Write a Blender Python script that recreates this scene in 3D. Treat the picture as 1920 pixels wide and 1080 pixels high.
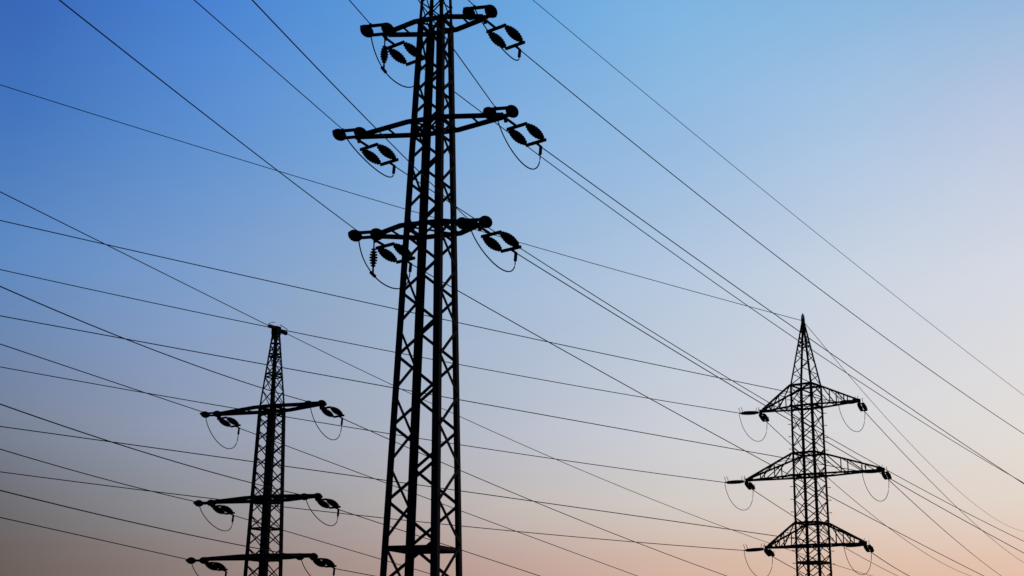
import bpy, bmesh, math, random
from math import sin, cos, radians, pi, degrees, atan2
from mathutils import Vector, Matrix
random.seed(7)
for o in list(bpy.data.objects): bpy.data.objects.remove(o)
sc = bpy.context.scene

# ------------------------------------------------------------------ camera
PITCH, ROLL, FPX = 15.0, 0.58, 2650.0
CAM = Vector((0, 0, 1.6))
Rcam = Matrix.Rotation(radians(90 + PITCH), 3, 'X') @ Matrix.Rotation(radians(ROLL), 3, 'Z')
cd = bpy.data.cameras.new('camera'); cam = bpy.data.objects.new('camera', cd)
sc.collection.objects.link(cam); sc.camera = cam
cd.sensor_width = 36; cd.lens = 36 * FPX / 1920; cd.clip_end = 20000; cd.clip_start = .1
cam.matrix_world = Matrix.Translation(CAM) @ Rcam.to_4x4()

# ------------------------------------------------------------------ sky (dusk)
SUN_AZ, SUN_EL = 48.0, 1.5          # degrees right of view, above the horizon
W = bpy.data.worlds.new('World'); sc.world = W; W.use_nodes = True
nt = W.node_tree; nt.nodes.clear()
def N(t, **kw):
    n = nt.nodes.new(t)
    for k, v in kw.items(): setattr(n, k, v)
    return n
def MATH(op, a, b=None, clamp=False):
    n = N('ShaderNodeMath', operation=op, use_clamp=clamp)
    for i, v in enumerate((a, b)):
        if v is None: continue
        if isinstance(v, (int, float)): n.inputs[i].default_value = v
        else: nt.links.new(v, n.inputs[i])
    return n.outputs[0]
def lin(c):
    c = c / 255
    return c / 12.92 if c <= .04045 else ((c + .055) / 1.055) ** 2.4
geo = N('ShaderNodeTexCoord'); sep = N('ShaderNodeSeparateXYZ')
nt.links.new(geo.outputs['Generated'], sep.inputs[0])
elev = MATH('ARCSINE', sep.outputs[2])
az = MATH('ARCTAN2', sep.outputs[0], sep.outputs[1])
# angle from the sun's bearing, wrapped to 0..180
d0 = MATH('ABSOLUTE', MATH('SUBTRACT', az, radians(SUN_AZ)))
sang = MATH('MINIMUM', d0, MATH('SUBTRACT', 2 * pi, d0))
# sky colours as seen (sRGB) on a grid: rows = elevation, columns = bearing from the sun
ELEV = [-90, 0, 3.9, 6.2, 9.0, 15.0, 20.6, 25.9, 50, 90]
COLS = {   # bearing from the sun -> colours from nadir to zenith
 68.5: [(20,18,20),(59,56,74),(64,61,80),(78,81,104),(103,115,145),(80,131,195),(46,109,190),(28,92,184),(14,55,128),(16,48,110)],
 61.5: [(20,18,20),(104,95,106),(112,103,115),(124,127,144),(133,144,174),(113,151,204),(79,137,208),(57,124,212),(28,74,148),(16,48,110)],
 55.0: [(20,18,20),(136,119,127),(147,128,137),(151,148,159),(155,163,185),(138,166,203),(105,158,216),(78,147,218),(39,88,152),(16,48,110)],
 48.0: [(20,18,20),(163,137,141),(176,148,152),(185,176,180),(177,182,200),(158,183,215),(130,175,223),(97,163,225),(48,97,157),(16,48,110)],
 41.0: [(20,18,20),(184,155,150),(198,167,162),(199,193,195),(198,201,213),(178,197,222),(146,185,226),(120,180,227),(60,108,158),(16,48,110)],
 33.5: [(20,18,20),(188,162,157),(203,175,169),(208,198,199),(209,208,215),(199,208,224),(167,195,227),(132,181,224),(66,108,156),(16,48,110)],
 27.5: [(20,18,20),(186,161,159),(200,174,171),(207,199,198),(215,212,213),(207,212,226),(183,197,224),(136,180,222),(68,108,155),(16,48,110)],
 76.0: [(20,18,20),(32,34,54),(35,37,59),(50,54,80),(86,97,128),(60,118,190),(30,91,180),(30,73,168),(15,43,117),(16,48,110)],
 88.0: [(20,18,20),(27,27,45),(30,30,49),(36,40,68),(77,88,119),(50,112,187),(30,83,175),(30,63,160),(15,37,112),(16,48,110)],
 110.0: [(20,18,20),(27,27,45),(30,30,49),(36,40,68),(77,88,119),(50,112,187),(30,83,175),(30,63,160),(15,37,112),(16,48,110)],
 180.0: [(20,18,20),(32,34,54),(35,37,59),(50,54,80),(86,97,128),(60,118,190),(30,91,180),(30,73,168),(15,43,117),(16,48,110)],
 18.0: [(20,18,20),(185,161,160),(199,174,173),(206,199,197),(219,214,212),(212,215,228),(193,198,222),(139,179,221),(69,107,154),(16,48,110)],
 6.0: [(20,18,20),(184,161,161),(198,174,174),(206,199,197),(220,214,212),(214,215,228),(196,198,221),(140,178,221),(70,106,154),(16,48,110)],
}
ef = MATH('DIVIDE', MATH('ADD', elev, pi / 2), pi)
prev = None; pa = None
for a in sorted(COLS, reverse=True):
    r = N('ShaderNodeValToRGB'); r.color_ramp.interpolation = 'B_SPLINE' if False else 'LINEAR'
    el = r.color_ramp.elements
    while len(el) < len(ELEV): el.new(.5)
    for i, (e, c) in enumerate(zip(ELEV, COLS[a])):
        el[i].position = (e + 90) / 180
    for i, (e, c) in enumerate(zip(ELEV, COLS[a])):
        el[i].color = (lin(c[0]), lin(c[1]), lin(c[2]), 1)
    nt.links.new(ef, r.inputs[0])
    if prev is None: prev = r.outputs[0]
    else:
        mr = N('ShaderNodeMapRange', interpolation_type='SMOOTHSTEP' if False else 'LINEAR')
        mr.inputs[1].default_value = radians(pa); mr.inputs[2].default_value = radians(a)
        nt.links.new(sang, mr.inputs[0])
        mx = N('ShaderNodeMix', data_type='RGBA')
        nt.links.new(mr.outputs[0], mx.inputs[0]); nt.links.new(prev, mx.inputs[6]); nt.links.new(r.outputs[0], mx.inputs[7])
        prev = mx.outputs[2]
    pa = a
# very faint high haze so the gradient is not perfectly even
nz = N('ShaderNodeTexNoise'); nz.inputs['Scale'].default_value = 9; nz.inputs['Detail'].default_value = 4
mp = N('ShaderNodeMapping'); mp.inputs['Scale'].default_value = (1, 1, 3.0)
nt.links.new(geo.outputs['Generated'], mp.inputs[0]); nt.links.new(mp.outputs[0], nz.inputs[0])
fac = MATH('ADD', MATH('MULTIPLY', MATH('SUBTRACT', nz.outputs[0], .5), .06), 1.0)
sc_ = N('ShaderNodeVectorMath', operation='SCALE'); nt.links.new(prev, sc_.inputs[0]); nt.links.new(fac, sc_.inputs[3])
sky = N('ShaderNodeTexSky', sky_type='NISHITA', sun_disc=False)
sky.sun_elevation = radians(SUN_EL); sky.sun_rotation = radians(SUN_AZ)
bg1 = N('ShaderNodeBackground'); bg1.inputs[1].default_value = 0.92; nt.links.new(sc_.outputs[0], bg1.inputs[0])
bg2 = N('ShaderNodeBackground'); bg2.inputs[1].default_value = 0.05; nt.links.new(sky.outputs[0], bg2.inputs[0])
ad = N('ShaderNodeAddShader'); nt.links.new(bg1.outputs[0], ad.inputs[0]); nt.links.new(bg2.outputs[0], ad.inputs[1])
out = N('ShaderNodeOutputWorld'); nt.links.new(ad.outputs[0], out.inputs[0])

# ------------------------------------------------------------------ sun (low, behind the pylons to the right)
sl = bpy.data.lights.new('sun', 'SUN'); sl.energy = 0.6; sl.angle = radians(2); sl.color = (1, .72, .5)
so = bpy.data.objects.new('sun', sl); sc.collection.objects.link(so)
sv = Vector((sin(radians(SUN_AZ)) * cos(radians(SUN_EL)), cos(radians(SUN_AZ)) * cos(radians(SUN_EL)), sin(radians(SUN_EL))))
so.rotation_euler = sv.to_track_quat('Z', 'Y').to_euler()
sc.view_settings.view_transform = 'Standard'; sc.view_settings.look = 'None'
sc.view_settings.exposure = 0; sc.view_settings.gamma = 1; sc.view_settings.use_curve_mapping = False

# ------------------------------------------------------------------ helpers
def mat(name, col, rough=.8, var=.3, scale=4, metal=0, spec=.2, bump=.0):
    m = bpy.data.materials.new(name); m.use_nodes = True; n = m.node_tree; b = n.nodes['Principled BSDF']
    tx = n.nodes.new('ShaderNodeTexNoise'); tx.inputs['Scale'].default_value = scale; tx.inputs['Detail'].default_value = 6
    tc = n.nodes.new('ShaderNodeTexCoord'); n.links.new(tc.outputs['Object'], tx.inputs[0])
    r = n.nodes.new('ShaderNodeValToRGB'); n.links.new(tx.outputs[0], r.inputs[0])
    r.color_ramp.elements[0].position = .3; r.color_ramp.elements[1].position = .7
    r.color_ramp.elements[0].color = tuple(c * (1 - var) for c in col) + (1,)
    r.color_ramp.elements[1].color = tuple(min(1, c * (1 + var)) for c in col) + (1,)
    n.links.new(r.outputs[0], b.inputs['Base Color'])
    b.inputs['Roughness'].default_value = rough; b.inputs['Metallic'].default_value = metal
    b.inputs['Specular IOR Level'].default_value = spec
    if bump:
        bp = n.nodes.new('ShaderNodeBump'); bp.inputs['Strength'].default_value = bump
        n.links.new(tx.outputs[0], bp.inputs['Height']); n.links.new(bp.outputs[0], b.inputs['Normal'])
    return m
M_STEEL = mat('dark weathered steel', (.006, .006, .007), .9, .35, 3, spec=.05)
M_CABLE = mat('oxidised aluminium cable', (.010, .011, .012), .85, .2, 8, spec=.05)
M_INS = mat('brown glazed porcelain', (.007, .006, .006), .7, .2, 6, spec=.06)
M_GALV = mat('pale galvanised cap', (.32, .32, .33), .6, .15, 8, spec=.3)
M_CONC = mat('concrete footing', (.28, .27, .25), .9, .2, 5, bump=.3)
M_GRASS = mat('dry grassland', (.045, .05, .022), .95, .5, .15, bump=.4)

def un(px, py):
    return Rcam @ Vector(((px - 960) / FPX, (540 - py) / FPX, -1))
def atY(px, py, Y):
    d = un(px, py); return CAM + d * (Y / d.y)
def onplane(px, py, P0, a):
    n = Vector((cos(a), -sin(a), 0)); d = un(px, py); k = n.dot(P0 - CAM) / n.dot(d); P = CAM + k * d
    return (P - P0).dot(Vector((sin(a), cos(a), 0))), P.z

def build(name, bm, m, parent=None, smooth=False):
    me = bpy.data.meshes.new(name); bm.normal_update(); bm.to_mesh(me); bm.free(); me.materials.append(m)
    if smooth:
        for p in me.polygons: p.use_smooth = True
    o = bpy.data.objects.new(name, me); sc.collection.objects.link(o)
    if parent: o.parent = parent
    return o
def thing(name, label, cat, loc=(0, 0, 0), rz=0, group=None):
    o = bpy.data.objects.new(name, None); sc.collection.objects.link(o); o.empty_display_size = .3
    o.location = loc; o.rotation_euler = (0, 0, rz); o['label'] = label; o['category'] = cat
    if group: o['group'] = group
    return o
def tag(o, label, cat, group=None):
    o['label'] = label; o['category'] = cat
    if group: o['group'] = group
def bar(bm, p, q, w, h, up=None):
    p = Vector(p); q = Vector(q); d = (q - p)
    if d.length < 1e-6: return
    d.normalize(); u = Vector(up) if up else Vector((0, 0, 1))
    if abs(d.dot(u)) > .98: u = Vector((1, 0, 0))
    s = d.cross(u).normalized(); u = s.cross(d).normalized()
    vs = [bm.verts.new(c + s * (a * w / 2) + u * (b * h / 2)) for c in (p, q) for a, b in ((-1, -1), (1, -1), (1, 1), (-1, 1))]
    for f in ((3, 2, 1, 0), (4, 5, 6, 7), (0, 1, 5, 4), (1, 2, 6, 5), (2, 3, 7, 6), (3, 0, 4, 7)):
        bm.faces.new([vs[i] for i in f])
def angle(bm, p, q, w, t, e1, e2):
    """L section from p to q, flanges along e1 and e2"""
    p = Vector(p); q = Vector(q); e1 = Vector(e1); e2 = Vector(e2)
    prof = [(0, 0), (w, 0), (w, t), (t, t), (t, w), (0, w)]
    r = [[bm.verts.new(c + e1 * a + e2 * b) for a, b in prof] for c in (p, q)]
    for i in range(6):
        j = (i + 1) % 6; bm.faces.new((r[0][i], r[0][j], r[1][j], r[1][i]))
    bm.faces.new(r[0][::-1]); bm.faces.new(r[1])
def tube(bm, pts, r, n=6, r2=None):
    rings = []
    for i, p in enumerate(pts):
        a = pts[max(i - 1, 0)]; b = pts[min(i + 1, len(pts) - 1)]; d = (Vector(b) - Vector(a)).normalized()
        u = Vector((0, 0, 1)) if abs(d.z) < .95 else Vector((1, 0, 0))
        s = d.cross(u).normalized(); u = s.cross(d)
        rings.append([bm.verts.new(Vector(p) + (s * cos(2 * pi * k / n) + u * sin(2 * pi * k / n)) * r) for k in range(n)])
    for a, b in zip(rings, rings[1:]):
        for k in range(n):
            bm.faces.new((a[k], a[(k + 1) % n], b[(k + 1) % n], b[k]))
    bm.faces.new(rings[0][::-1]); bm.faces.new(rings[-1])
def lathe(bm, p, d, prof, n=14):
    """prof: list of (distance along d, radius)"""
    p = Vector(p); d = Vector(d).normalized(); u = Vector((0, 0, 1)) if abs(d.z) < .9 else Vector((1, 0, 0))
    s = d.cross(u).normalized(); u = s.cross(d); rings = []
    for t, r in prof:
        rings.append([bm.verts.new(p + d * t + (s * cos(2 * pi * k / n) + u * sin(2 * pi * k / n)) * r) for k in range(n)])
    for a, b in zip(rings, rings[1:]):
        for k in range(n): bm.faces.new((a[k], a[(k + 1) % n], b[(k + 1) % n], b[k]))
    bm.faces.new(rings[0][::-1]); bm.faces.new(rings[-1])

# ------------------------------------------------------------------ ground
bm = bmesh.new()
NG = 60; S = 6000
vs = [[bm.verts.new((-S + 2 * S * i / NG, -S + 2 * S * j / NG, 0)) for j in range(NG + 1)] for i in range(NG + 1)]
for i in range(NG):
    for j in range(NG): bm.faces.new((vs[i][j], vs[i + 1][j], vs[i + 1][j + 1], vs[i][j + 1]))
g = build('ground', bm, M_GRASS); g['kind'] = 'structure'; g['label'] = 'dry grassland under the power lines'

# ------------------------------------------------------------------ pylon pieces
def legs(root, prof, a_leg, t=.03):
    """prof: [(z, hx, hy)] ; one leg mesh per corner"""
    for sx in (-1, 1):
        for sy in (-1, 1):
            bm = bmesh.new()
            for (z0, x0, y0, w0), (z1, x1, y1, w1) in zip(prof, prof[1:]):
                angle(bm, (sx * x0, sy * y0, z0), (sx * x1, sy * y1, z1), w0, t, (-sx, 0, 0), (0, -sy, 0))
            build('leg', bm, M_STEEL, root)
def half(prof, z):
    for (z0, x0, y0, _), (z1, x1, y1, _) in zip(prof, prof[1:]):
        if z0 <= z <= z1:
            k = (z - z0) / (z1 - z0); return x0 + (x1 - x0) * k, y0 + (y1 - y0) * k
    return prof[-1][1:3]
def corner(prof, z, sx, sy):
    hx, hy = half(prof, z); return Vector((sx * hx, sy * hy, z))
FACES = [((-1, -1), (1, -1)), ((1, -1), (1, 1)), ((1, 1), (-1, 1)), ((-1, 1), (-1, -1))]
def bracing(root, prof, levels, w, kind, phase=0, ins=.05):
    """kind 'zig': one zigzag per face; 'x': crossed diagonals"""
    for fi, (c0, c1) in enumerate(FACES):
        bm = bmesh.new(); nrm = Vector((c0[1] - c1[1], c1[0] - c0[0], 0)); nrm.normalize()
        for i, (z0, z1) in enumerate(zip(levels, levels[1:])):
            A0, B0 = corner(prof, z0, *c0), corner(prof, z0, *c1); A1, B1 = corner(prof, z1, *c0), corner(prof, z1, *c1)
            e0 = (B0 - A0).normalized() * ins; A0 += e0; B0 -= e0; A1 += e0; B1 -= e0
            off = nrm * (.012 if i % 2 else -.012)
            flip = (i + phase) % 2
            if kind == 'zig':
                p, q = (A0, B1) if flip else (B0, A1)
                bar(bm, p + off, q + off, w, .05, nrm.cross(q - p) if False else nrm)
            else:
                bar(bm, A0 + nrm * .02, B1 + nrm * .02, w, .035, nrm); bar(bm, B0 - nrm * .03, A1 - nrm * .03, w, .035, nrm)
        build('lattice_bracing', bm, M_STEEL, root)
def ring(root, prof, z, w, h, diag=False):
    """one level frame inside the four legs"""
    bm = bmesh.new(); hx, hy = half(prof, z); hx -= w / 2; hy -= w / 2
    cs = [Vector((a * hx, b * hy, z)) for a, b in ((-1, -1), (1, -1), (1, 1), (-1, 1))]
    for i in range(4):
        d = (cs[(i + 1) % 4] - cs[i]).normalized() * (w / 2) * (1 if i % 2 == 0 else -1)
        bar(bm, cs[i] - d, cs[(i + 1) % 4] + d, w, h)
    if diag: bar(bm, cs[0] + Vector((0, 0, .02)), cs[2] + Vector((0, 0, .02)), w * .5, w * .5); bar(bm, cs[1] - Vector((0, 0, .04)), cs[3] - Vector((0, 0, .04)), w * .5, w * .5)
    build('horizontal_frame', bm, M_STEEL, root)
def footings(root, hx, hy):
    for sx in (-1, 1):
        for sy in (-1, 1):
            bm = bmesh.new(); bar(bm, (sx * hx, sy * hy, -.3), (sx * hx, sy * hy, .25), .7, .7)
            build('footing', bm, M_CONC, root)
def ladder_levels(z0, z1, f, direction=1):
    """levels from z0 to z1 with step f(z)"""
    r = [z0]
    while r[-1] < z1 - 1e-4:
        r.append(min(z1, r[-1] + f(r[-1])))
    return r
def flat_arm(root, prof, z, tl, tr, w, h, out):
    """two channel beams lying level, straight through the tower and drawn together at the tips"""
    hx, hy = half(prof, z); bm = bmesh.new(); wy = hy + out
    for s in (-1, 1):
        bar(bm, (-hx - .1, s * wy, z), (hx + .1, s * wy, z), w, h)
        bar(bm, (hx + .1, s * wy, z), (tr - .12, s * .1, z), w, h)
        bar(bm, (-hx - .1, s * wy, z), (-tl + .12, s * .1, z), w, h)
    arm = build('crossarm', bm, M_STEEL, root)
    def tie(p, q, tw, th):
        b_ = bmesh.new(); bar(b_, p, q, tw, th); build('arm_bracing', b_, M_STEEL, arm)
    for sgn, T in ((1, tr), (-1, tl)):
        k = .45; x = hx + (T - hx) * k; y = wy * (1 - k)
        tie((sgn * x, -y, z + .03), (sgn * x, y, z + .03), .07, .07)
        tie((sgn * hx, -wy, z + .01), (sgn * hx, wy, z + .01), .12, .14)
        x2 = hx + (T - hx) * .78; tie((sgn * x2, -wy * .25, z + .03), (sgn * x2, wy * .25, z + .03), .16, .1)
    tie((-hx, -wy, z - .03), (hx, wy, z - .03), .07, .07); tie((hx, -wy, z + .07), (-hx, wy, z + .07), .07, .07)
    for sgn, T in ((1, tr), (-1, tl)):
        bm = bmesh.new()
        bar(bm, (sgn * (T - .5), 0, z), (sgn * (T + .04), 0, z), .34, .05)
        bar(bm, (sgn * (T - .12), 0, z - .17), (sgn * (T + .02), 0, z - .17), .1, .3)
        build('tip_plate', bm, M_STEEL, arm)
    return arm
def truss_arm(root, prof, z, H, tl, tr, w):
    """pointed lattice crossarm: two level lower chords, two falling upper chords, meeting at each tip"""
    bm = bmesh.new(); sides = []
    hx, hy = half(prof, z); ux, uy = half(prof, z + H)
    for s in (-1, 1):
        bar(bm, (-hx, s * hy, z), (hx, s * hy, z), w, w * 1.3); bar(bm, (-ux, s * uy, z + H), (ux, s * uy, z + H), w, w * 1.3)
    for sg in (-1, 1):
        bar(bm, (sg * hx, -hy, z), (sg * hx, hy, z), w, w); bar(bm, (sg * ux, -uy, z + H), (sg * ux, uy, z + H), w, w)
    for sg, T in ((1, tr), (-1, tl)):
        bb = bmesh.new(); sides.append(bb)
        for s in (-1, 1):
            L0 = Vector((sg * hx, s * hy, z)); L1 = Vector((sg * (T - .3), s * .12, z))
            U0 = Vector((sg * ux, s * uy, z + H)); U1 = Vector((sg * (T - .3), s * .12, z + .22))
            bar(bm, L0, L1, w, w * 1.2); bar(bm, U0, U1, w, w * 1.2)
            ks = [0, .4, .72, .9]
            for i in range(1, 3):
                a = L0.lerp(L1, ks[i]); b = U0.lerp(U1, ks[i]); bar(bb, a, b, .09, .09)
                bar(bb, L0.lerp(L1, ks[i]), U0.lerp(U1, ks[i - 1]), .09, .09)
                if i == 2: pass
        for k in (.4, .72):
            for A, B in (((sg * hx, hy, z), (sg * (T - .3), .12, z)), ((sg * ux, uy, z + H), (sg * (T - .3), .12, z + .22))):
                p = Vector(A).lerp(Vector(B), k); q = Vector((p.x, -p.y, p.z)); bar(bb, p, q, .07, .07)
        # plan bracing of the lower and the upper face
        for (A, B) in (((sg * hx, hy, z), (sg * (T - .3), .12, z)), ((sg * ux, uy, z + H), (sg * (T - .3), .12, z + .22))):
            pts = [Vector(A).lerp(Vector(B), k) for k in (0, .4, .72, .9)]
            for i in range(3):
                p = pts[i].copy(); q = pts[i + 1].copy()
                if i % 2: p.y *= -1
                else: q.y *= -1
                bar(bb, p + Vector((0, 0, .03)), q + Vector((0, 0, .03)), .06, .05)
    arm = build('crossarm', bm, M_STEEL, root)
    for bb in sides: build('arm_bracing', bb, M_STEEL, arm)
    for sg, T in ((1, tr), (-1, tl)):
        bm = bmesh.new(); bar(bm, (sg * (T - .75), 0, z + .1), (sg * (T + .05), 0, z + .06), .3, .34)
        bar(bm, (sg * (T - .2), 0, z - .12), (sg * (T + .03), 0, z - .12), .12, .3)
        build('tip_plate', bm, M_STEEL, arm)

# ------------------------------------------------------------------ insulator sets
def string_prof(L, r, n, base=.42):
    """a string of sheds whose diameter swells at the middle"""
    pr = [(0, .03), (.06, .04)]
    a = .07; b = L - .07
    for i in range(n):
        k = (i + .5) / n; R = r * (base + (1 - base) * sin(pi * k) ** .8); t = a + (b - a) * i / n; s = (b - a) / n
        pr += [(t + .01, R * .5), (t + s * .30, R * .96), (t + s * .42, R), (t + s * .52, R * .9), (t + s * .62, R * .5), (t + s * .98, R * .45)]
    pr += [(L - .06, .04), (L, .03)]
    return pr
def strain_set(T, az_, drop, link, L, tail, gap, r, n, label, group, horns=0, droop=0):
    """twin tension insulator set from arm tip T along bearing az_ ; returns the clamp's end"""
    d = Vector((sin(az_), cos(az_), 0)); e = Vector((cos(az_), -sin(az_), 0))
    root = thing('insulator_set', label, 'insulators', T, 0, group)
    u = (d - Vector((0, 0, drop))).normalized()
    bm = bmesh.new(); bar(bm, Vector((0, 0, -.05)), u * link, .07, .1); build('link', bm, M_STEEL, root)
    Y1, Y2 = u * link, u * (link + L)
    for Yk in (Y1, Y2):
        bm = bmesh.new(); bar(bm, Yk - e * (gap / 2 + .07), Yk + e * (gap / 2 + .07), .1, .13)
        build('yoke_plate', bm, M_STEEL, root)
    for s in (-1, 1):
        bm = bmesh.new(); lathe(bm, Y1 + e * (s * gap / 2) + u * .04, u, string_prof(L - .08, r, n, .8 if horns else .42))
        o = build('insulator_string', bm, M_INS, root)
        if horns:
            for k, f in ((0, -.1), (1, .25)):
                b2 = bmesh.new(); P = (Y2 if k else Y1) + e * (s * gap / 2)
                tube(b2, [P, P + Vector((0, 0, horns * .45)) + u * f * .3, P + Vector((0, 0, horns)) + u * f], .03, 5)
                build('arcing_horn', b2, M_STEEL, o)
    end = Y2 + u * tail
    bm = bmesh.new(); bar(bm, Y2, Y2 + u * tail * .4, .08, .1); tube(bm, [Y2 + u * tail * .3, end], .055, 8)
    if droop: tube(bm, [Y2 + u * tail * .85, Y2 + u * (tail * .75) + Vector((0, 0, -droop))], .075, 8)
    build('cable_clamp', bm, M_STEEL, root)
    J = Y2 + u * (tail * .75) + Vector((0, 0, -droop)) if droop else end
    return Vector(T) + end, Vector(T) + J
def bez(p0, p1, p2, p3, n=16):
    r = []
    for i in range(n + 1):
        t = i / n; r.append(p0 * (1 - t) ** 3 + p1 * 3 * t * (1 - t) ** 2 + p2 * 3 * t * t * (1 - t) + p3 * t ** 3)
    return r
def jumper(A, B, depth, r, label, group, skew=0):
    bm = bmesh.new(); D = Vector((0, 0, -depth)); h = (B - A); h.z = 0
    tube(bm, bez(A, A + D * 1.15 + h * (.08 + skew), B + D * 1.35 - h * (.0 - skew), B, 24), r, 6)
    o = build('jumper_cable', bm, M_CABLE); tag(o, label, 'cable', group)
def pilot_jumper(T, A, B, L, r, lab1, lab2, group):
    P = T + Vector((0, 0, -L))
    root = thing('pilot_insulator', lab1, 'insulator', T, 0, 'hanging insulators of the large pylon')
    bm = bmesh.new(); bar(bm, (0, 0, 0), (0, 0, -.4), .06, .06); build('link', bm, M_STEEL, root)
    bm = bmesh.new(); lathe(bm, (0, 0, -.4), (0, 0, -1), string_prof(L - .65, .2, 7)); build('insulator_string', bm, M_INS, root)
    bm = bmesh.new(); tube(bm, [(0, 0, -L + .27), (0, 0, -L)], .045, 8)
    dd = (B - A); dd.z = 0; dd.normalize()
    tube(bm, [Vector((0, 0, -L + .02)) - dd * .18 + Vector((0, 0, .03)), Vector((0, 0, -L)) + dd * .18 - Vector((0, 0, .06))], .075, 8)
    build('cable_clamp', bm, M_STEEL, root)
    dv = (B - A) * .28
    pts = bez(A, A + Vector((0, 0, -.9)) + dv * .1, P - dd * .55 + Vector((0, 0, .25)), P, 14)[:-1] + bez(P, P + dd * .8 - Vector((0, 0, .42)), B + Vector((0, 0, -1.35)), B, 16)
    bm = bmesh.new(); tube(bm, pts, r, 6); o = build('jumper_cable', bm, M_CABLE); tag(o, lab2, 'cable', group)

NSEG = 110
def wire(P0, a, pix, r, label, group, ext=1.4, amin=0.0):
    """hanging cable in the vertical plane through P0 with bearing a; sag read off the photograph"""
    tz = [onplane(x, y, P0, a) for x, y in pix]
    # least squares z = z0 + b t + c t^2
    s11 = s12 = s22 = r1 = r2 = 0
    for t, z in tz:
        w = 1 / max(t, 5); y = z - P0.z; s11 += w * t * t; s12 += w * t ** 3; s22 += w * t ** 4; r1 += w * t * y; r2 += w * t * t * y
    det = s11 * s22 - s12 * s12
    if len(tz) == 1: c = max(amin, 0) or .0006; b = (tz[0][1] - P0.z) / tz[0][0] - c * tz[0][0]
    else:
        b = (r1 * s22 - r2 * s12) / det; c = (s11 * r2 - s12 * r1) / det
        if c < amin: c = amin; b = (r1 - c * s12) / s11
    tl = max(t for t, z in tz); near = cos(a) < 0
    tm = max(tl * ext, tl + 90) if near else tl + 60; c2 = max(c, .0009) if near else c
    print('wire %-70s slope %.3f curv %.5f tmax %.0f zend %.1f' % (label[:70], b, c, tm, P0.z + b * tm + c * tm * tm))
    d = Vector((sin(a), cos(a), 0)); pts = []
    for i in range(NSEG + 1):
        t = tm * i / NSEG; z = P0.z + b * t + c * t * t
        if t > tl: z += (c2 - c) * (t - tl) ** 2
        if z < 2: break
        pts.append(P0 + d * t + Vector((0, 0, z - P0.z)))
    bm = bmesh.new(); tube(bm, pts, r, 6)
    o = build('power_line', bm, M_CABLE, None, True); tag(o, label, 'cable', group)

def place(Y, px, py):
    B = atY(px, py, Y); B.z = 0; return B
def tipw(root_loc, th, t, z):
    return root_loc + Vector((t * cos(th), -t * sin(th), z))

# ================================================================== 1. the large pylon
TH1 = radians(22); B1 = place(60, 790.5, 1080)
p1 = thing('lattice_pylon', 'large dark lattice pylon nearest the viewer, rising out of the top of the picture', 'pylon', B1, -TH1, 'lattice pylons')
def hw1(px): return px / 44.0
PR1 = [(0, 1.36, 1.36, .30), (30.05, .50, .50, .30)]
PR1[0] = (0, 1.31, 1.31, .275)
PRT = [(0, 1.43, 1.43, .30), (30.3, .62, .62, .295)]
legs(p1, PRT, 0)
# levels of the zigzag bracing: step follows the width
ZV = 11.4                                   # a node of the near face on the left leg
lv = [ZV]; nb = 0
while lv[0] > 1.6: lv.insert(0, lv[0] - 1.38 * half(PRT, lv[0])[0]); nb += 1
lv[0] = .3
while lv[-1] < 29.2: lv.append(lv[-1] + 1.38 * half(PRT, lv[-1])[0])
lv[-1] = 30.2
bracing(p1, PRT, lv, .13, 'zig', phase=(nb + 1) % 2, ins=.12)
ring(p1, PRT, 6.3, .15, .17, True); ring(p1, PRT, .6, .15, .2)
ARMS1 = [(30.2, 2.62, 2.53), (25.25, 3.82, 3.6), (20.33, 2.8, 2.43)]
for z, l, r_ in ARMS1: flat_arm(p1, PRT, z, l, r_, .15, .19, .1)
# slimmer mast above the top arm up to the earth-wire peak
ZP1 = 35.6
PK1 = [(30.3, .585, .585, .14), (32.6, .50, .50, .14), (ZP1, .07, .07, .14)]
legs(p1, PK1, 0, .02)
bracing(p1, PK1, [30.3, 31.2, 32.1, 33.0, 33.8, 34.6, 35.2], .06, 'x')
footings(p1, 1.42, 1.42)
NE1, FA1 = radians(14 + 180), radians(41)
G1 = 'twin insulator sets of the large pylon'; J1 = 'loops of cable on the large pylon'
Lw = [('topmost', ARMS1[0]), ('middle', ARMS1[1]), ('lowest', ARMS1[2])]
ends1 = {}
for nm, (z, l, r_) in Lw:
    for side, t in (('left', -l), ('right', r_)):
        T = tipw(B1, TH1, t, z - .12)
        eN, jN = strain_set(T, NE1, .15, .42, 1.35, .30, 1.02, .27, 9, f'twin insulators seen end-on at the {side} tip of the large pylon\'s {nm} arm', G1, droop=0)
        eF, jF = strain_set(T, FA1, .28, .72, 1.38, .42, 1.02, .235, 8, f'slanting twin insulators hung below the {side} tip of the large pylon\'s {nm} arm', G1, droop=.4)
        ends1[nm, side] = (eN, eF)
        if side == 'left' and nm != 'middle':
            pilot_jumper(T, eN + Vector((0, 0, -.1)), jF, 1.68, .03, f'upright hanging insulator under the left tip of the large pylon\'s {nm} arm',
                         f'cable loop held by the hanging insulator at the large pylon\'s {nm} arm, left', J1)
        else:
            dp = {('topmost', 'right'): .6, ('middle', 'left'): .6, ('middle', 'right'): 1.4, ('lowest', 'right'): 1.05}[nm, side]
            jumper(eN, jF, dp, .03, f'drooping cable loop under the {side} tip of the large pylon\'s {nm} arm', J1)
WG = 'cables of the large pylon'; R1 = .024
wn = 'cable rising to the top edge from the large pylon\'s %s'
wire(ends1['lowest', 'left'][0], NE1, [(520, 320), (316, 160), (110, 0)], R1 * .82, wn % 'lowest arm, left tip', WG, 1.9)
wire(ends1['middle', 'left'][0], NE1, [(536, 149), (440, 68), (365, 0)], R1 * .82, wn % 'middle arm, left tip', WG, 2.5)
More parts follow.
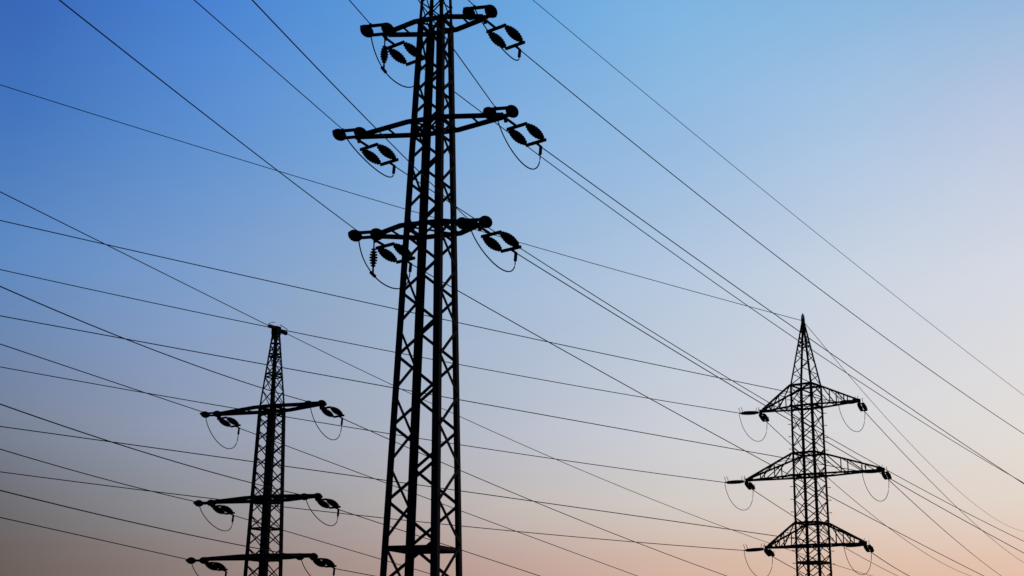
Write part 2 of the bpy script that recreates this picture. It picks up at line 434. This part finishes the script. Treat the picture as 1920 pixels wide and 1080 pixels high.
wire(ends1['topmost', 'left'][0], NE1, [(655, 0)], R1, wn % 'topmost arm, left tip', WG, 5, .0008)
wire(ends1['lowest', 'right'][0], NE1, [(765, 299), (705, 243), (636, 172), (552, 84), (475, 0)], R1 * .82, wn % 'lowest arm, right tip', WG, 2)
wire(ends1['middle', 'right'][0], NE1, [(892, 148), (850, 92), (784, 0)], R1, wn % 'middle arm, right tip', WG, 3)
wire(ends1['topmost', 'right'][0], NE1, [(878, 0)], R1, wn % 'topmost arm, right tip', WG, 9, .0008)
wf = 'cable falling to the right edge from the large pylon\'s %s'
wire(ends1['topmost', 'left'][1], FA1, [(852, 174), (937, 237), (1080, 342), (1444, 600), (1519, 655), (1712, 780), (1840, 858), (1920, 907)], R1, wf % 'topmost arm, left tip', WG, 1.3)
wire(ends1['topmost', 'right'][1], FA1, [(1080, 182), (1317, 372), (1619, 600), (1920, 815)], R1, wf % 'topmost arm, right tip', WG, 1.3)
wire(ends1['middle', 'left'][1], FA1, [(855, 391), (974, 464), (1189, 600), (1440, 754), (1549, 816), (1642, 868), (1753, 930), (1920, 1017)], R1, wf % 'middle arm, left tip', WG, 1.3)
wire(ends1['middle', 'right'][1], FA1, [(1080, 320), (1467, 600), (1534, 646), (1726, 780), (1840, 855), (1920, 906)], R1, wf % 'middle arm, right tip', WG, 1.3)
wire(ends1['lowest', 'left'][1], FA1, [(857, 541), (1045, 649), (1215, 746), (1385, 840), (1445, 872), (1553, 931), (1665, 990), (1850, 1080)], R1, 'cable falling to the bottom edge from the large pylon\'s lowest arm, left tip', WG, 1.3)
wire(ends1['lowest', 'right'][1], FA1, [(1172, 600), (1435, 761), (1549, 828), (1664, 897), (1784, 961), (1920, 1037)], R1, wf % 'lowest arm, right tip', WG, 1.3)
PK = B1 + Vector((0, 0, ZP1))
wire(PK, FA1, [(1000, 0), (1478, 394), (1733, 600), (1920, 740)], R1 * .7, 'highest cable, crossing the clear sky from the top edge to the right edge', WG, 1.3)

# ================================================================== 2. the left pylon
TH2 = radians(30); B2 = place(100, 493, 1080)
p2 = thing('lattice_pylon', 'smaller dark lattice pylon at left with a tapering top and flat crossbar cap', 'pylon', B2, -TH2, 'lattice pylons')
ZT2 = 19.27
PR2 = [(0, 1.12, 1.12, .33), (ZT2, .69, .69, .33)]
legs(p2, PR2, 0)
lv = ladder_levels(.6, ZT2 - .2, lambda z: 1.25 * half(PR2, z)[0])
bracing(p2, PR2, lv, .07, 'x')
ARMS2 = [(ZT2, 5.05, 4.4), (12.85, 5.1, 4.4), (8.82, 5.45, 4.25)]
bm = bmesh.new()
for z in (ZT2 - .3, 12.6, 8.6, 10.75, .5): ring(p2, PR2, z, .1, .12)
for z, l, r_ in ARMS2: flat_arm(p2, PR2, z, l, r_, .18, .24, .3)
ZC2 = 24.95
PK2 = [(ZT2, .66, .66, .14), (ZC2, .2, .2, .13)]
legs(p2, PK2, 0, .02)
bracing(p2, PK2, [ZT2 + .2, ZT2 + 1.3, ZT2 + 2.3, ZT2 + 3.1, ZT2 + 4.0, ZT2 + 4.7, ZC2], .055, 'x')
bm = bmesh.new()
for z in (ZT2 + 2.3, ZT2 + 2.55, ZT2 + 3.8, ZT2 + 4.0, ZC2 - .9): ring(p2, PK2, z, .08, .08)
footings(p2, 1.1, 1.1)
NE2, FA2 = radians(18 + 180), radians(44)
bm = bmesh.new()
inv = Matrix.Rotation(TH2, 3, 'Z')
dN = inv @ Vector((sin(NE2), cos(NE2), 0)); dF = inv @ Vector((sin(FA2), cos(FA2), 0))
bar(bm, (0, 0, ZC2 - .25), (0, 0, ZC2 + .35), .5, .5)
cap = Vector((0, 0, ZC2 + .35))
EN2 = cap + dN * 1.15 - Vector((0, 0, .2)); EF2 = cap + dF * .95 - Vector((0, 0, .35))
bar(bm, cap - Vector((0, 0, .1)), EN2, .2, .22); bar(bm, cap - Vector((0, 0, .2)), EF2, .2, .24)
o = build('crossbar_cap', bm, M_STEEL, p2)
bm = bmesh.new(); tube(bm, [EN2 - Vector((0, 0, .0)), EN2 + Vector((0, 0, .2)), cap + Vector((0, 0, .28)) + dN * .3], .03, 6)
tube(bm, [cap + Vector((0, 0, .2)) + dF * .3, EF2 + Vector((0, 0, .35)), EF2], .03, 6)
build('bonding_wire', bm, M_GALV, o)
rot2 = Matrix.Rotation(-TH2, 3, 'Z')
EN2w = B2 + rot2 @ EN2; EF2w = B2 + rot2 @ EF2
G2 = 'twin insulator sets of the left pylon'; J2 = 'loops of cable on the left pylon'
ends2 = {}
for nm, (z, l, r_) in zip(('topmost', 'middle', 'lowest'), ARMS2):
    for side, t in (('left', -l), ('right', r_)):
        T = tipw(B2, TH2, t, z - .12)
        eN, jN = strain_set(T, NE2, .05, .35, 1.2, .25, 1.0, .25, 8, f'twin insulators seen end-on at the {side} tip of the left pylon\'s {nm} arm', G2)
        eF, jF = strain_set(T, FA2, .34, .4, 1.3, .40, 1.0, .23, 8, f'slanting twin insulators hung below the {side} tip of the left pylon\'s {nm} arm', G2, droop=.5)
        ends2[nm, side] = (eN, eF)
        jumper(eN, jF, 1.7 if nm == 'topmost' else 1.15, .03, f'drooping cable loop under the {side} tip of the left pylon\'s {nm} arm', J2)
WG = 'cables of the left pylon'; R2 = .03
wn = 'cable from the left edge to the left pylon\'s %s'
wire(EN2w, NE2, [(375, 545), (165, 445), (0, 358)], R2 * .9, wn % 'peak', WG, 1.6)
wire(ends2['topmost', 'right'][0], NE2, [(531, 741), (487, 727), (340, 672), (220, 629), (0, 539)], R2, wn % 'topmost arm, right tip', WG, 1.6)
wire(ends2['topmost', 'left'][0], NE2, [(274, 737), (0, 645)], R2, wn % 'topmost arm, left tip', WG, 1.6)
wire(ends2['middle', 'right'][0], NE2, [(470, 906), (340, 868), (205, 826), (0, 759)], R2, wn % 'middle arm, right tip', WG, 1.6)
wire(ends2['middle', 'left'][0], NE2, [(280, 920), (0, 842)], R2, wn % 'middle arm, left tip', WG, 1.6)
wire(ends2['lowest', 'right'][0], NE2, [(460, 1024), (340, 1000), (170, 960), (0, 920)], R2, wn % 'lowest arm, right tip', WG, 1.6)
wire(ends2['lowest', 'left'][0], NE2, [(230, 1020), (0, 972)], R2, wn % 'lowest arm, left tip', WG, 1.6)
wf = 'cable falling to the right from the left pylon\'s %s'
wire(EF2w, FA2, [(735, 722), (862, 782), (1048, 863), (1346, 982), (1440, 1017), (1562, 1058), (1631, 1080)], R2 * .85, wf % 'peak', WG, 1.1)
wire(ends2['topmost', 'right'][1], FA2, [(722, 820), (862, 882), (1040, 956), (1190, 1016), (1363, 1080)], R2, wf % 'topmost arm, right tip', WG, 1.15)
wire(ends2['topmost', 'left'][1], FA2, [(553, 840), (600, 857), (722, 906), (862, 961), (1040, 1025), (1203, 1080)], R2, wf % 'topmost arm, left tip', WG, 1.15)
wire(ends2['middle', 'right'][1], FA2, [(722, 982), (862, 1032), (1012, 1080)], R2, wf % 'middle arm, right tip', WG, 1.15)
wire(ends2['middle', 'left'][1], FA2, [(532, 991), (600, 1013), (715, 1050), (800, 1077)], R2, wf % 'middle arm, left tip', WG, 1.15)
wire(ends2['lowest', 'right'][1], FA2, [(702, 1080)], R2, wf % 'lowest arm, right tip', WG, 1.15)

# ================================================================== 3. the right pylon
TH3 = radians(38); B3 = place(150, 1527, 1080)
p3 = thing('lattice_pylon', 'dark lattice pylon at right with a pointed peak and three pointed truss crossarms', 'pylon', B3, -TH3, 'lattice pylons')
ZT3, H3 = 28.9, 2.3
PR3 = [(0, 1.44, 1.44, .24), (ZT3 + H3, 1.27, 1.27, .24)]
legs(p3, PR3, 0)
lv = ladder_levels(.4, ZT3 + H3, lambda z: 1.85)
bracing(p3, PR3, lv, .1, 'x')
ARMS3 = [(ZT3, 5.55, 6.07, H3), (21.5, 7.58, 8.3, 2.35), (14.15, 5.5, 5.92, 2.35)]
bm = bmesh.new()
for z, l, r_, H in ARMS3: ring(p3, PR3, z + .02, .12, .2, True); ring(p3, PR3, z + H - .03, .12, .16, True)
ring(p3, PR3, 12.4, .16, .24, True); ring(p3, PR3, .5, .14, .2)
for z, l, r_, H in ARMS3: truss_arm(p3, PR3, z, H, l, r_, .15)
ZP3 = atY(1503, 600, 150).z
PK3 = [(ZT3 + H3, 1.25, 1.25, .18), (ZP3, .11, .11, .18)]
legs(p3, PK3, 0, .03)
dz = (ZP3 - ZT3 - H3)
bracing(p3, PK3, [ZT3 + H3 + dz * k for k in (0, .17, .32, .46, .58, .68, .77, .85, .93)], .085, 'zig')
bm = bmesh.new()
for k in (.60, .66): ring(p3, PK3, ZT3 + H3 + dz * k, .1, .1)
bm = bmesh.new(); bar(bm, (0, 0, ZP3 - .9), (0, 0, ZP3 + .15), .34, .3); pk = build('peak', bm, M_STEEL, p3)
bm = bmesh.new(); lathe(bm, (0, 0, ZP3 + .12), (0, 0, 1), [(0, .22), (.35, .18), (.62, .04)], 8); build('peak_cap', bm, M_GALV, pk)
footings(p3, 1.44, 1.44)
proto = None
for sx, sy in ((-1, -1), (1, 1)):
    for i in range(21):
        z = 3 + i * 1.33
        hx, hy = half(PR3, z)
        if proto is None:
            bm = bmesh.new(); tube(bm, [(0, 0, 0), (.3, 0, 0)], .035, 5); tube(bm, [(.27, 0, 0), (.33, 0, 0)], .06, 6)
            proto = o = build('step_bolt', bm, M_STEEL, p3)
        else:
            o = proto.copy(); sc.collection.objects.link(o); o.parent = p3
        o.location = (sx * (hx - .02), sy * hy, z)
        o.rotation_euler = (0, 0, TH3 if sx > 0 else TH3 + pi)
NE3, FA3 = radians(62 + 180), radians(24)
G3 = 'twin insulator sets of the right pylon'; J3 = 'loops of cable on the right pylon'
ends3 = {}
for nm, (z, l, r_, H) in zip(('topmost', 'middle', 'lowest'), ARMS3):
    for side, t in (('left', -l), ('right', r_)):
        T = tipw(B3, TH3, t, z - .1)
        eN, jN = strain_set(T, NE3, .10, .5, 2.1, .35, .45, .2, 13, f'level twin insulators pointing left from the {side} tip of the right pylon\'s {nm} arm', G3, horns=.62)
        eF, jF = strain_set(T, FA3, .22, .45, 2.0, .35, .46, .21, 13, f'sloping twin insulators pointing away from the {side} tip of the right pylon\'s {nm} arm', G3, horns=.55)
        ends3[nm, side] = (eN, eF)
        jumper(eN, eF, 2.7, .032, f'drooping cable loop under the {side} tip of the right pylon\'s {nm} arm', J3)
WG = 'cables of the right pylon'; R3 = .04
PKn = B3 + Vector((0, 0, ZP3 - .1))
wn = 'cable from the left edge to the right pylon\'s %s'
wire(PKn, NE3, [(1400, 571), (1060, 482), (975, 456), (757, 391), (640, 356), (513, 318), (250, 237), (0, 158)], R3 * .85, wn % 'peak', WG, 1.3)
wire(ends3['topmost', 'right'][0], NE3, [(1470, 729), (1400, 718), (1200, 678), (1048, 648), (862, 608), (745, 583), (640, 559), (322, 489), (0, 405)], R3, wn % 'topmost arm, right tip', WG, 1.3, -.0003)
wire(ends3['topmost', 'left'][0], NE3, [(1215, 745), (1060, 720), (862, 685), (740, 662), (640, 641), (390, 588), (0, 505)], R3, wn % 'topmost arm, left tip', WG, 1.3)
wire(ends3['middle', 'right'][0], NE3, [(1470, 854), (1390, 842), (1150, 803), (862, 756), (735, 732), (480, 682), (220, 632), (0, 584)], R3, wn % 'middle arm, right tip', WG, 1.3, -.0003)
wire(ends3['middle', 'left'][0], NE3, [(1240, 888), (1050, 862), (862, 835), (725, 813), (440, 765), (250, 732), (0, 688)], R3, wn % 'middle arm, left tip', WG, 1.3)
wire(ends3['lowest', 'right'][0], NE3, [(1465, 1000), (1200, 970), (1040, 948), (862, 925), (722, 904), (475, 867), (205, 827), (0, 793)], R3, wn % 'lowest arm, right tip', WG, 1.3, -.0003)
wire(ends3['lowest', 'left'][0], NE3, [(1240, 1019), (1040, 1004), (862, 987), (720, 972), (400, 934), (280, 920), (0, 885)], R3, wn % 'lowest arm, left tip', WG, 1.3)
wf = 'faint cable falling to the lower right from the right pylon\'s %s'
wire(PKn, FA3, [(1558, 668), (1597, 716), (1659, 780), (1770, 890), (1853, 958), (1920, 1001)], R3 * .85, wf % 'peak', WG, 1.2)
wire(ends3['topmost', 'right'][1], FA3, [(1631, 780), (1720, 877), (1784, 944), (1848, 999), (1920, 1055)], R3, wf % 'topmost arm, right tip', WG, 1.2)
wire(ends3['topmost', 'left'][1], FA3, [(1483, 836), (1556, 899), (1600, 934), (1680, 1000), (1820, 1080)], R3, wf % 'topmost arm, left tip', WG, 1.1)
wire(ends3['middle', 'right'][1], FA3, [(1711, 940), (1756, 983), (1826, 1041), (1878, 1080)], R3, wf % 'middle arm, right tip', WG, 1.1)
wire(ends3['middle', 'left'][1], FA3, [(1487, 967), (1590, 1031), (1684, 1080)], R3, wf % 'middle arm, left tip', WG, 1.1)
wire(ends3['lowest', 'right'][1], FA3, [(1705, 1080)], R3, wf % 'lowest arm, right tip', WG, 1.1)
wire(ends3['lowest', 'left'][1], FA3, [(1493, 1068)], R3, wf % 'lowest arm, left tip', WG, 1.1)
